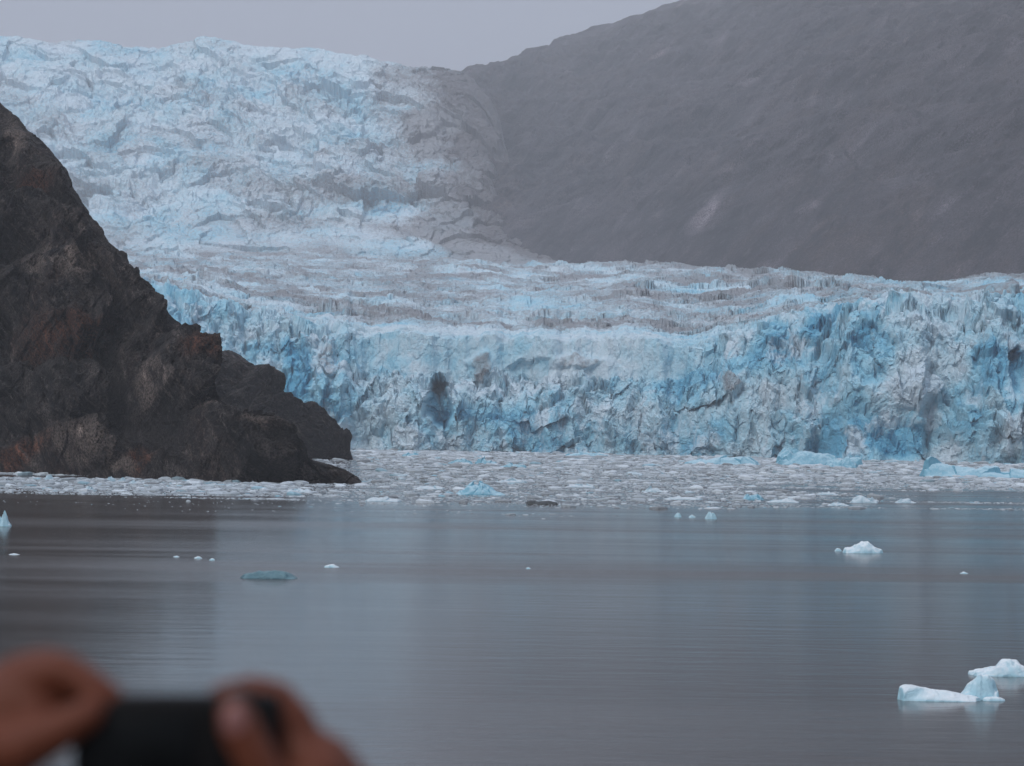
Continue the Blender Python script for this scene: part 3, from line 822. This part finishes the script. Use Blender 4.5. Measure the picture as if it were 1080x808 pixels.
# brash: countless small floes, one mesh
def brash(npts, seed):
    g = np.random.default_rng(seed)
    px = g.uniform(-140, 1220, npts)
    # spread evenly over the water, not over the picture
    near_py = np.interp(px, [-140, 0, 200, 380, 560, 800, 960, 1080, 1220], [522, 524, 529, 534, 537, 541, 544, 547, 549])
    near_py = near_py - 3 + 6 * fbm(px / 60, px * 0 + 3, oct=5, seed=seed + 8, gain=0.65)
    Yn = on_water(px, near_py)[:, 1]
    Yfar = np.interp(px, PXC, front) + 2
    sh = on_water(px, np.interp(px, [-260, 0, 120, 250, 384], [492, 498, 503, 509, 510.5]))[:, 1] + 4
    Yfar = np.where(px < 384, np.minimum(Yfar, sh), Yfar)
    # density falls with distance like the area of the wedge, sizes grow
    w = g.random(npts) ** 0.75
    Yv = Yn + (Yfar - Yn) * w
    keep_side = np.where(px < 380, g.random(npts) < 0.28, True)
    back = (px > 318) & (px < 384)
    Yb = g.uniform(430, 1000, npts)
    Yv = np.where(back & (g.random(npts) < 0.75), Yb, Yv)
    stray = (g.random(npts) < 0.006)
    Yv = np.where(stray, Yn * (1 - 0.16 * g.random(npts) ** 2), Yv)
    Xv = Yv * col_dir(px)
    dens = fbm(Xv / 60, Yv / 30, oct=4, seed=seed + 1)
    edge = (Yv - Yn) / 60
    thin = np.interp(px, [380, 700, 800, 1220], [0, 0, 0.22, 0.40]) * (1 - sstep(0.15, 0.45, (Yv - Yn) / np.maximum(Yfar - Yn, 1)))
    lane = fbm(Xv / 50, Yv / 7, oct=3, seed=seed + 2)
    keep = keep_side & (dens + 0.55 * lane > -0.34 + 1.6 * thin + 0.3 * (1 - sstep(0, 0.5, edge))) 
    keep &= ~((np.interp(px, [373, 384, 395], [1, 1, 0]) > 0.5) & (Yv > 425) & (Yv < 445) & (px < 382))
    px, Xv, Yv = px[keep], Xv[keep], Yv[keep]
    n = len(Xv)
    size = 0.045 + 0.062 * g.pareto(2.1, n)
    size = np.clip(size, 0.05, 1.0) * (0.5 + Yv / 480)
    K = 6
    th = np.linspace(0, 2 * math.pi, K, endpoint=False)[None, :] + g.random((n, 1)) * 6.28
    rr = size[:, None] * (0.65 + 0.6 * g.random((n, K)))
    asp = 0.55 + 0.5 * g.random((n, 1))
    hgt = np.clip(size * (0.10 + 0.34 * g.random(n) ** 1.5), 0.03, 0.7)
    rx = np.cos(th) * rr; ry = np.sin(th) * rr * asp
    tilt = (g.random((n, 1)) - 0.5) * 0.5; tilt2 = (g.random((n, 1)) - 0.5) * 0.5
    def ring(f, z0, tl):
        x = rx * f; y = ry * f
        return np.stack([x + Xv[:, None], y + Yv[:, None], z0 + tl * hgt[:, None] * (x / size[:, None] * tilt * 2 + y / size[:, None] * tilt2 * 2)], -1)
    r0 = ring(1.0, np.full((n, 1), -0.05), 0); r1 = ring(0.97, hgt[:, None] * 0.6, 0.6); r2 = ring(0.62, hgt[:, None] * 1.0 + 0.3 * hgt[:, None] * (g.random((n, K)) - 0.5), 1)
    ctr = np.stack([Xv, Yv, hgt * 1.08], -1)[:, None, :]
    V = np.concatenate([r0, r1, r2, ctr], 1)           # 3K+1 per floe
    m = 3 * K + 1
    f = []
    for k in range(K):
        k2 = (k + 1) % K
        f += [(k, k2, K + k2), (k, K + k2, K + k), (K + k, K + k2, 2 * K + k2), (K + k, 2 * K + k2, 2 * K + k), (2 * K + k, 2 * K + k2, 3 * K)]
    f = np.array(f)
    Fc = (f[None] + (np.arange(n) * m)[:, None, None]).reshape(-1, 3)
    tone = g.random(n) ** 1.0
    tb = np.repeat(np.stack([tone, g.random(n), g.random(n)], -1), m, 0)
    return raw_mesh("brash_ice", V.reshape(-1, 3), Fc, False, {'tone': tb}), n


def brash_material():
    m = N("brash_ice_grey")
    a = m.attr('tone')
    c = m.ramp(a[0], [(0.0, (0.20, 0.22, 0.23)), (0.3, (0.33, 0.38, 0.41)), (0.7, (0.48, 0.54, 0.58)), (0.92, (0.60, 0.67, 0.71)), (0.97, (0.25, 0.45, 0.54)), (1.0, (0.18, 0.19, 0.19))])
    n = m.noise(m.coord(), 3, 3, 0.6)
    return m.done(m.mix(0.4, c, m.mix(1.0, c, m.ramp(n, [(0.3, 0.6), (0.7, 1.3)]), 'MULTIPLY')), 0.5, m.bump(n, 0.06, 0.6))


me, nb_ = brash(400000, 900)
M_BR = brash_material()
bo = link("brash_ice", me, M_BR)
prop(bo, "brash ice, countless small grey and white floes spread over the bay before the glacier", kind='stuff')
print("brash floes", nb_)

# ------------------------------------------------------------------ the boat's deck, the person and the camera held up
DZ = 7.50


def box_mesh(name, x0, x1, y0, y1, z0, z1):
    v = [(x, y, z) for x in (x0, x1) for y in (y0, y1) for z in (z0, z1)]
    f = [(0, 1, 3, 2), (4, 6, 7, 5), (0, 4, 5, 1), (2, 3, 7, 6), (0, 2, 6, 4), (1, 5, 7, 3)]
    me = bpy.data.meshes.new(name); me.from_pydata(v, [], f); me.update()
    return me


M_DECK = plain("deck_paint", (0.16, 0.17, 0.18), 0.6, 12)
deck = link("deck", box_mesh("deck", -2.6, 2.4, -2.5, 2.0, DZ - 0.12, DZ), M_DECK)
prop(deck, kind='structure')
M_HULL = plain("hull_paint", (0.6, 0.6, 0.6), 0.5, 2)
hull = link("ship_hull", box_mesh("ship_hull", -2.58, 2.38, -2.48, 1.98, -1.0, DZ - 0.125), M_HULL)
prop(hull, kind='structure')

HD = 1.30                                                  # metres out to the camera the person holds


def hp(px, py, dz=0.0):
    """a point near the held camera; dz in mm away from us"""
    return Vector(at(px, py, HD + dz / 1000.0))


def capsule_chain(pts, rad, V, Fc, seg=14):
    """tapered tube with round ends through pts"""
    prev = None
    n = len(pts)
    rings = []
    def frame(d):
        d = d.normalized(); up = Vector((0, 0, 1)) if abs(d.z) < 0.9 else Vector((1, 0, 0))
        a = d.cross(up).normalized(); return a, d.cross(a).normalized()
    d0 = (pts[1] - pts[0]).normalized(); dl = (pts[-1] - pts[-2]).normalized()
    prof = []
    for k in (0.97, 0.8, 0.5, 0.2):
        prof.append((pts[0] - d0 * rad[0] * k, rad[0] * math.sqrt(max(0.001, 1 - k * k)), d0))
    for i in range(n):
        d = d0 if i == 0 else dl if i == n - 1 else ((pts[i] - pts[i - 1]).normalized() + (pts[i + 1] - pts[i]).normalized())
        prof.append((pts[i], rad[i], d))
        if i < n - 1:
            for f in (0.33, 0.67):
                prof.append((pts[i].lerp(pts[i + 1], f), rad[i] + (rad[i + 1] - rad[i]) * f, pts[i + 1] - pts[i]))
    for k in (0.2, 0.5, 0.8, 0.97):
        prof.append((pts[-1] + dl * rad[-1] * k, rad[-1] * math.sqrt(max(0.001, 1 - k * k)), dl))
    base = len(V)
    for (c, r, d) in prof:
        a, b = frame(d)
        for s_ in range(seg):
            t_ = 2 * math.pi * s_ / seg
            V.append(c + a * (r * math.cos(t_)) + b * (r * math.sin(t_)))
    m = len(prof)
    for i in range(m - 1):
        for s_ in range(seg):
            s2_ = (s_ + 1) % seg
            Fc.append((base + i * seg + s_, base + i * seg + s2_, base + (i + 1) * seg + s2_, base + (i + 1) * seg + s_))
    Fc.append(tuple(base + s_ for s_ in range(seg))[::-1])
    Fc.append(tuple(base + (m - 1) * seg + s_ for s_ in range(seg)))


def ellipsoid(c, r, V, Fc, rot=None, nu=20, nv=14):
    base = len(V)
    M = rot or Matrix.Identity(3)
    for j in range(1, nv):
        ph = math.pi * j / nv
        for i in range(nu):
            t_ = 2 * math.pi * i / nu
            V.append(c + M @ Vector((r[0] * math.sin(ph) * math.cos(t_), r[1] * math.sin(ph) * math.sin(t_), r[2] * math.cos(ph))))
    V.append(c + M @ Vector((0, 0, r[2]))); V.append(c - M @ Vector((0, 0, r[2])))
    T, B = len(V) - 2, len(V) - 1
    for j in range(nv - 2):
        for i in range(nu):
            i2 = (i + 1) % nu
            Fc.append((base + j * nu + i, base + j * nu + i2, base + (j + 1) * nu + i2, base + (j + 1) * nu + i))
    for i in range(nu):
        i2 = (i + 1) % nu
        Fc.append((T, base + i2, base + i)); Fc.append((B, base + (nv - 2) * nu + i, base + (nv - 2) * nu + i2))


def fused(name, build, voxel, mat, parent=None, smooth_it=3):
    V, Fc = [], []
    build(V, Fc)
    me = bpy.data.meshes.new(name + "_raw"); me.from_pydata([tuple(v) for v in V], [], Fc); me.update()
    o = bpy.data.objects.new(name + "_raw", me); col.objects.link(o)
    m = o.modifiers.new("r", 'REMESH'); m.mode = 'VOXEL'; m.voxel_size = voxel; m.use_smooth_shade = True
    if smooth_it:
        s_ = o.modifiers.new("s", 'SMOOTH'); s_.factor = 0.5; s_.iterations = smooth_it
    dg = bpy.context.evaluated_depsgraph_get()
    me2 = bpy.data.meshes.new_from_object(o.evaluated_get(dg))
    bpy.data.objects.remove(o); bpy.data.meshes.remove(me)
    me2.name = name; me2.materials.clear()
    return link(name, me2, mat, parent)


BX, BY = -0.19, 0.86                                       # where the person stands
HEADZ = 9.235


def arm_pts(side):
    if side > 0:
        wr = hp(378, 892, 12)
    else:
        wr = hp(-62, 872, 8)
    sh = Vector((BX + side * 0.185, BY - 0.02, HEADZ - 0.335))
    mid = (sh + wr) / 2
    L = (wr - sh).length
    bend = math.sqrt(max(0.0, 0.285 ** 2 - (L / 2) ** 2)) if L / 2 < 0.285 else 0.01
    el = mid + Vector((side * 0.6, 0, -0.8)).normalized() * bend
    return sh, el, wr


def body(V, Fc):
    c = Vector((BX, BY, 0))
    z = lambda h: Vector((BX, BY, HEADZ - h))
    # torso, neck, head
    ellipsoid(z(0.60), (0.155, 0.105, 0.24), V, Fc)
    ellipsoid(z(0.42), (0.175, 0.10, 0.13), V, Fc)
    ellipsoid(z(0.83), (0.165, 0.115, 0.15), V, Fc)
    capsule_chain([z(0.34), z(0.24) + Vector((0, 0.01, 0)), z(0.16) + Vector((0, 0.02, 0))], [0.065, 0.054, 0.052], V, Fc)
    ellipsoid(z(0.105) + Vector((0, 0.015, 0)), (0.074, 0.092, 0.105), V, Fc)
    ellipsoid(z(0.165) + Vector((0, 0.055, 0)), (0.052, 0.055, 0.052), V, Fc)
    capsule_chain([z(0.10) + Vector((0, 0.103, 0)), z(0.138) + Vector((0, 0.122, 0))], [0.009, 0.015], V, Fc, 10)     # nose
    capsule_chain([z(0.178) + Vector((-0.02, 0.098, 0)), z(0.176) + Vector((0, 0.106, 0)), z(0.178) + Vector((0.02, 0.098, 0))], [0.006, 0.008, 0.006], V, Fc, 8)
    for s_ in (-1, 1):
        ellipsoid(z(0.125) + Vector((s_ * 0.077, 0.01, 0)), (0.009, 0.020, 0.030), V, Fc)
        ellipsoid(z(0.105) + Vector((s_ * 0.031, 0.094, 0)), (0.014, 0.012, 0.009), V, Fc)
        sh, el, wr = arm_pts(s_)
        capsule_chain([sh, sh.lerp(el, 0.5), el], [0.052, 0.046, 0.038], V, Fc)
        capsule_chain([el, el.lerp(wr, 0.35), wr], [0.037, 0.039, 0.026], V, Fc)
        hip = Vector((BX + s_ * 0.09, BY, HEADZ - 0.90)); kn = Vector((BX + s_ * 0.10, BY + 0.015, DZ + 0.49)); an = Vector((BX + s_ * 0.11, BY - 0.01, DZ + 0.09))
        capsule_chain([hip, hip.lerp(kn, 0.5), kn], [0.09, 0.075, 0.055], V, Fc)
        capsule_chain([kn, kn.lerp(an, 0.35), an], [0.053, 0.056, 0.034], V, Fc)
        capsule_chain([an + Vector((0, -0.03, -0.04)), an + Vector((0, 0.10, -0.055)), an + Vector((0, 0.17, -0.06))], [0.035, 0.034, 0.026], V, Fc)
    mm = 0.001
    # right hand: index arched over the top, thumb on the back, three fingers round the front of the grip
    w = arm_pts(1)[2]
    capsule_chain([w, hp(352, 852, 14), hp(332, 818, 14)], [25 * mm, 26 * mm, 24 * mm], V, Fc)
    ellipsoid(hp(322, 810, 14), (18 * mm, 18 * mm, 30 * mm), V, Fc, Matrix.Rotation(R(-22), 3, 'Y'))
    ellipsoid(hp(338, 840, 26), (18 * mm, 18 * mm, 32 * mm), V, Fc, Matrix.Rotation(R(-18), 3, 'Y'))
    capsule_chain([hp(320, 794, 14), hp(309, 764, 14), hp(292, 738, 16), hp(264, 730, 14), hp(234, 736, 8)], [13 * mm, 12.5 * mm, 10.8 * mm, 9.2 * mm, 8.0 * mm], V, Fc)
    capsule_chain([hp(340, 818, 0), hp(302, 858, -12), hp(273, 808, -19), hp(252, 766, -20), hp(247, 752, -19)], [14 * mm, 15 * mm, 11.5 * mm, 11.0 * mm, 9.0 * mm], V, Fc)
    for k, (y0, y1, ln) in enumerate(((782, 770, 70), (806, 796, 74), (830, 822, 62))):
        capsule_chain([hp(332 + 4 * k, y0 + 8, 28), hp(312, y0, 46), hp(290, y1, 52), hp(320 - ln, y1 + 2, 46)], [10.5 * mm, 9.6 * mm, 8.8 * mm, 7.6 * mm], V, Fc)
    # left hand: back of the hand to us, two fingers folded over the top corner, thumb underneath
    w = arm_pts(-1)[2]
    capsule_chain([w, hp(-38, 840, 8), hp(-15, 800, 8)], [25 * mm, 27 * mm, 24 * mm], V, Fc)
    ellipsoid(hp(30, 744, 6), (22 * mm, 13 * mm, 15 * mm), V, Fc)
    ellipsoid(hp(-8, 776, 10), (27 * mm, 17 * mm, 36 * mm), V, Fc, Matrix.Rotation(R(38), 3, 'Y'))
    capsule_chain([hp(2, 742, 10), hp(34, 718, 8), hp(66, 706, 2), hp(96, 724, -2), hp(118, 738, -3)], [13.5 * mm, 12 * mm, 10.2 * mm, 9.4 * mm, 7.8 * mm], V, Fc)
    capsule_chain([hp(-14, 735, 22), hp(22, 710, 30), hp(52, 702, 30), hp(84, 716, 28), hp(112, 734, 22)], [12.5 * mm, 11 * mm, 10.0 * mm, 9 * mm, 7.8 * mm], V, Fc)
    capsule_chain([hp(-20, 750, 30), hp(16, 738, 46), hp(60, 744, 48), hp(96, 752, 40)], [12 * mm, 10.5 * mm, 9.2 * mm, 8 * mm], V, Fc)
    capsule_chain([hp(-14, 800, 2), hp(22, 790, -12), hp(58, 772, -17), hp(92, 754, -17)], [15 * mm, 14.5 * mm, 11.5 * mm, 9 * mm], V, Fc)


def skin_material():
    m = N("skin")
    c = m.coord()
    n = m.noise(c, 45, 5, 0.6); n2 = m.noise(c, 420, 3, 0.6)
    b = m.mix(n, (0.092, 0.027, 0.013), (0.145, 0.045, 0.025))
    return m.done(b, 0.5, m.bump(n2, 0.0006, 0.6), Specular_IOR_Level=0.18)


person = bpy.data.objects.new("person", None)
person.location = (BX, BY, DZ)
col.objects.link(person)
prop(person, "person holding up a small black camera in both bare hands in the foreground", "person")


def under(o):
    o.parent = person
    o.matrix_parent_inverse = Matrix.Translation((-BX, -BY, -DZ))
    return o


under(fused("body", body, 0.0026, skin_material(), smooth_it=4))


def jacket(V, Fc):
    z = lambda h: Vector((BX, BY, HEADZ - h))
    ellipsoid(z(0.60), (0.19, 0.135, 0.27), V, Fc); ellipsoid(z(0.42), (0.20, 0.125, 0.14), V, Fc); ellipsoid(z(0.83), (0.19, 0.14, 0.15), V, Fc)
    capsule_chain([z(0.35), z(0.27)], [0.085, 0.072], V, Fc)
    for s_ in (-1, 1):
        sh, el, wr = arm_pts(s_)
        capsule_chain([sh, sh.lerp(el, 0.5), el], [0.072, 0.064, 0.054], V, Fc)
        capsule_chain([el, el.lerp(wr, 0.35), el.lerp(wr, 0.62)], [0.053, 0.052, 0.046], V, Fc)


def trousers(V, Fc):
    ellipsoid(Vector((BX, BY, HEADZ - 0.90)), (0.185, 0.135, 0.13), V, Fc)
    for s_ in (-1, 1):
        hip = Vector((BX + s_ * 0.09, BY, HEADZ - 0.92)); kn = Vector((BX + s_ * 0.10, BY + 0.015, DZ + 0.49)); an = Vector((BX + s_ * 0.11, BY - 0.01, DZ + 0.12))
        capsule_chain([hip, kn, an], [0.10, 0.072, 0.058], V, Fc)


def hair(V, Fc):
    c = Vector((BX, BY, HEADZ - 0.10))
    ellipsoid(c + Vector((0, -0.003, 0.004)), (0.083, 0.093, 0.100), V, Fc)
    ellipsoid(c + Vector((0, -0.03, -0.04)), (0.078, 0.07, 0.09), V, Fc)


def shoes(V, Fc):
    for s_ in (-1, 1):
        an = Vector((BX + s_ * 0.11, BY - 0.01, DZ + 0.09))
        capsule_chain([an + Vector((0, -0.035, -0.045)), an + Vector((0, 0.10, -0.048)), an + Vector((0, 0.18, -0.052))], [0.044, 0.041, 0.036], V, Fc)


under(fused("jacket", jacket, 0.008, plain("navy_fabric", (0.03, 0.04, 0.07), 0.85, 60)))
under(fused("trousers", trousers, 0.009, plain("grey_fabric", (0.06, 0.06, 0.065), 0.85, 60)))
under(fused("hair", hair, 0.006, plain("brown_hair", (0.04, 0.025, 0.018), 0.6, 90)))
under(fused("shoes", shoes, 0.006, plain("black_leather", (0.02, 0.02, 0.02), 0.5, 60)))


def nail(V, Fc):
    ellipsoid(hp(247.5, 759, -29.4), (6.6 * 0.001, 1.8 * 0.001, 8.2 * 0.001), V, Fc, Matrix.Rotation(R(6), 3, 'Y'))


nl = under(fused("thumbnail", nail, 0.0007, plain("nail", (0.24, 0.11, 0.10), 0.3, 60), smooth_it=1))


def rounded_box(name, size, r, mat, parent, loc, seg=4):
    import bmesh
    bm = bmesh.new()
    bmesh.ops.create_cube(bm, size=1.0)
    bmesh.ops.scale(bm, vec=size, verts=bm.verts)
    bmesh.ops.bevel(bm, geom=list(bm.edges), offset=r, segments=seg, profile=0.5, affect='EDGES')
    me = bpy.data.meshes.new(name); bm.to_mesh(me); bm.free()
    for p in me.polygons: p.use_smooth = True
    o = link(name, me, mat, parent); o.location = loc
    return o


def lathe(name, prof, mat, parent, loc, axis='Y', seg=40):
    V = []; Fc = []
    for (d, r) in prof:
        for s_ in range(seg):
            t_ = 2 * math.pi * s_ / seg
            V.append((r * math.cos(t_), d, r * math.sin(t_)) if axis == 'Y' else (r * math.cos(t_), r * math.sin(t_), d))
    for i in range(len(prof) - 1):
        for s_ in range(seg):
            s2_ = (s_ + 1) % seg
            Fc.append((i * seg + s_, i * seg + s2_, (i + 1) * seg + s2_, (i + 1) * seg + s_))
    Fc.append(tuple(range(seg))[::-1]); Fc.append(tuple((len(prof) - 1) * seg + s_ for s_ in range(seg)))
    me = bpy.data.meshes.new(name); me.from_pydata(V, [], Fc); me.update()
    o = link(name, me, mat, parent); o.location = loc
    return o


k = HD / F
ctr = hp(187, 794, 0)
dev = bpy.data.objects.new("compact_camera", None)
dev.location = ctr
dev.rotation_euler = (0, R(-1.0), 0)
col.objects.link(dev)
prop(dev, "small black compact camera with a dark screen held up between two hands", "camera")
M_BLK = plain("black_plastic", (0.005, 0.005, 0.0055), 0.6, 80, 0.2, 0.0003, Specular_IOR_Level=0.15)
M_SCR = plain("dark_screen", (0.005, 0.006, 0.0065), 0.25, 80, 0.1, 0.0, Specular_IOR_Level=0.12)
M_MET = plain("dark_metal", (0.05, 0.05, 0.052), 0.35, 80, 0.1, 0.0001)
W_, H_ = 216 * k, 124 * k
bd = rounded_box("camera_body", (W_, 0.021, H_), 0.004, M_BLK, dev, (0, 0, 0))
rounded_box("grip", (0.012, 0.008, H_ * 0.86), 0.003, M_BLK, dev, (W_ / 2 - 0.010, 0.014, 0))
rounded_box("screen", (118 * k, 0.002, 92 * k), 0.0009, M_SCR, dev, (-38 * k, -0.0112, -4 * k), 2)
lathe("lens", [(0.0, 0.021), (0.012, 0.021), (0.012, 0.018), (0.024, 0.018), (0.024, 0.012), (0.0225, 0.012)], M_MET, dev, (-0.008, 0.010, 0))
lathe("shutter_button", [(0.0, 0.0055), (0.0022, 0.0055), (0.003, 0.004)], M_MET, dev, (W_ / 2 - 0.021, 0.0, H_ / 2), 'Z', 24)
rounded_box("thumb_rest", (0.011, 0.003, 0.030), 0.0012, M_BLK, dev, (W_ / 2 - 0.008, -0.0118, 0.006), 2)
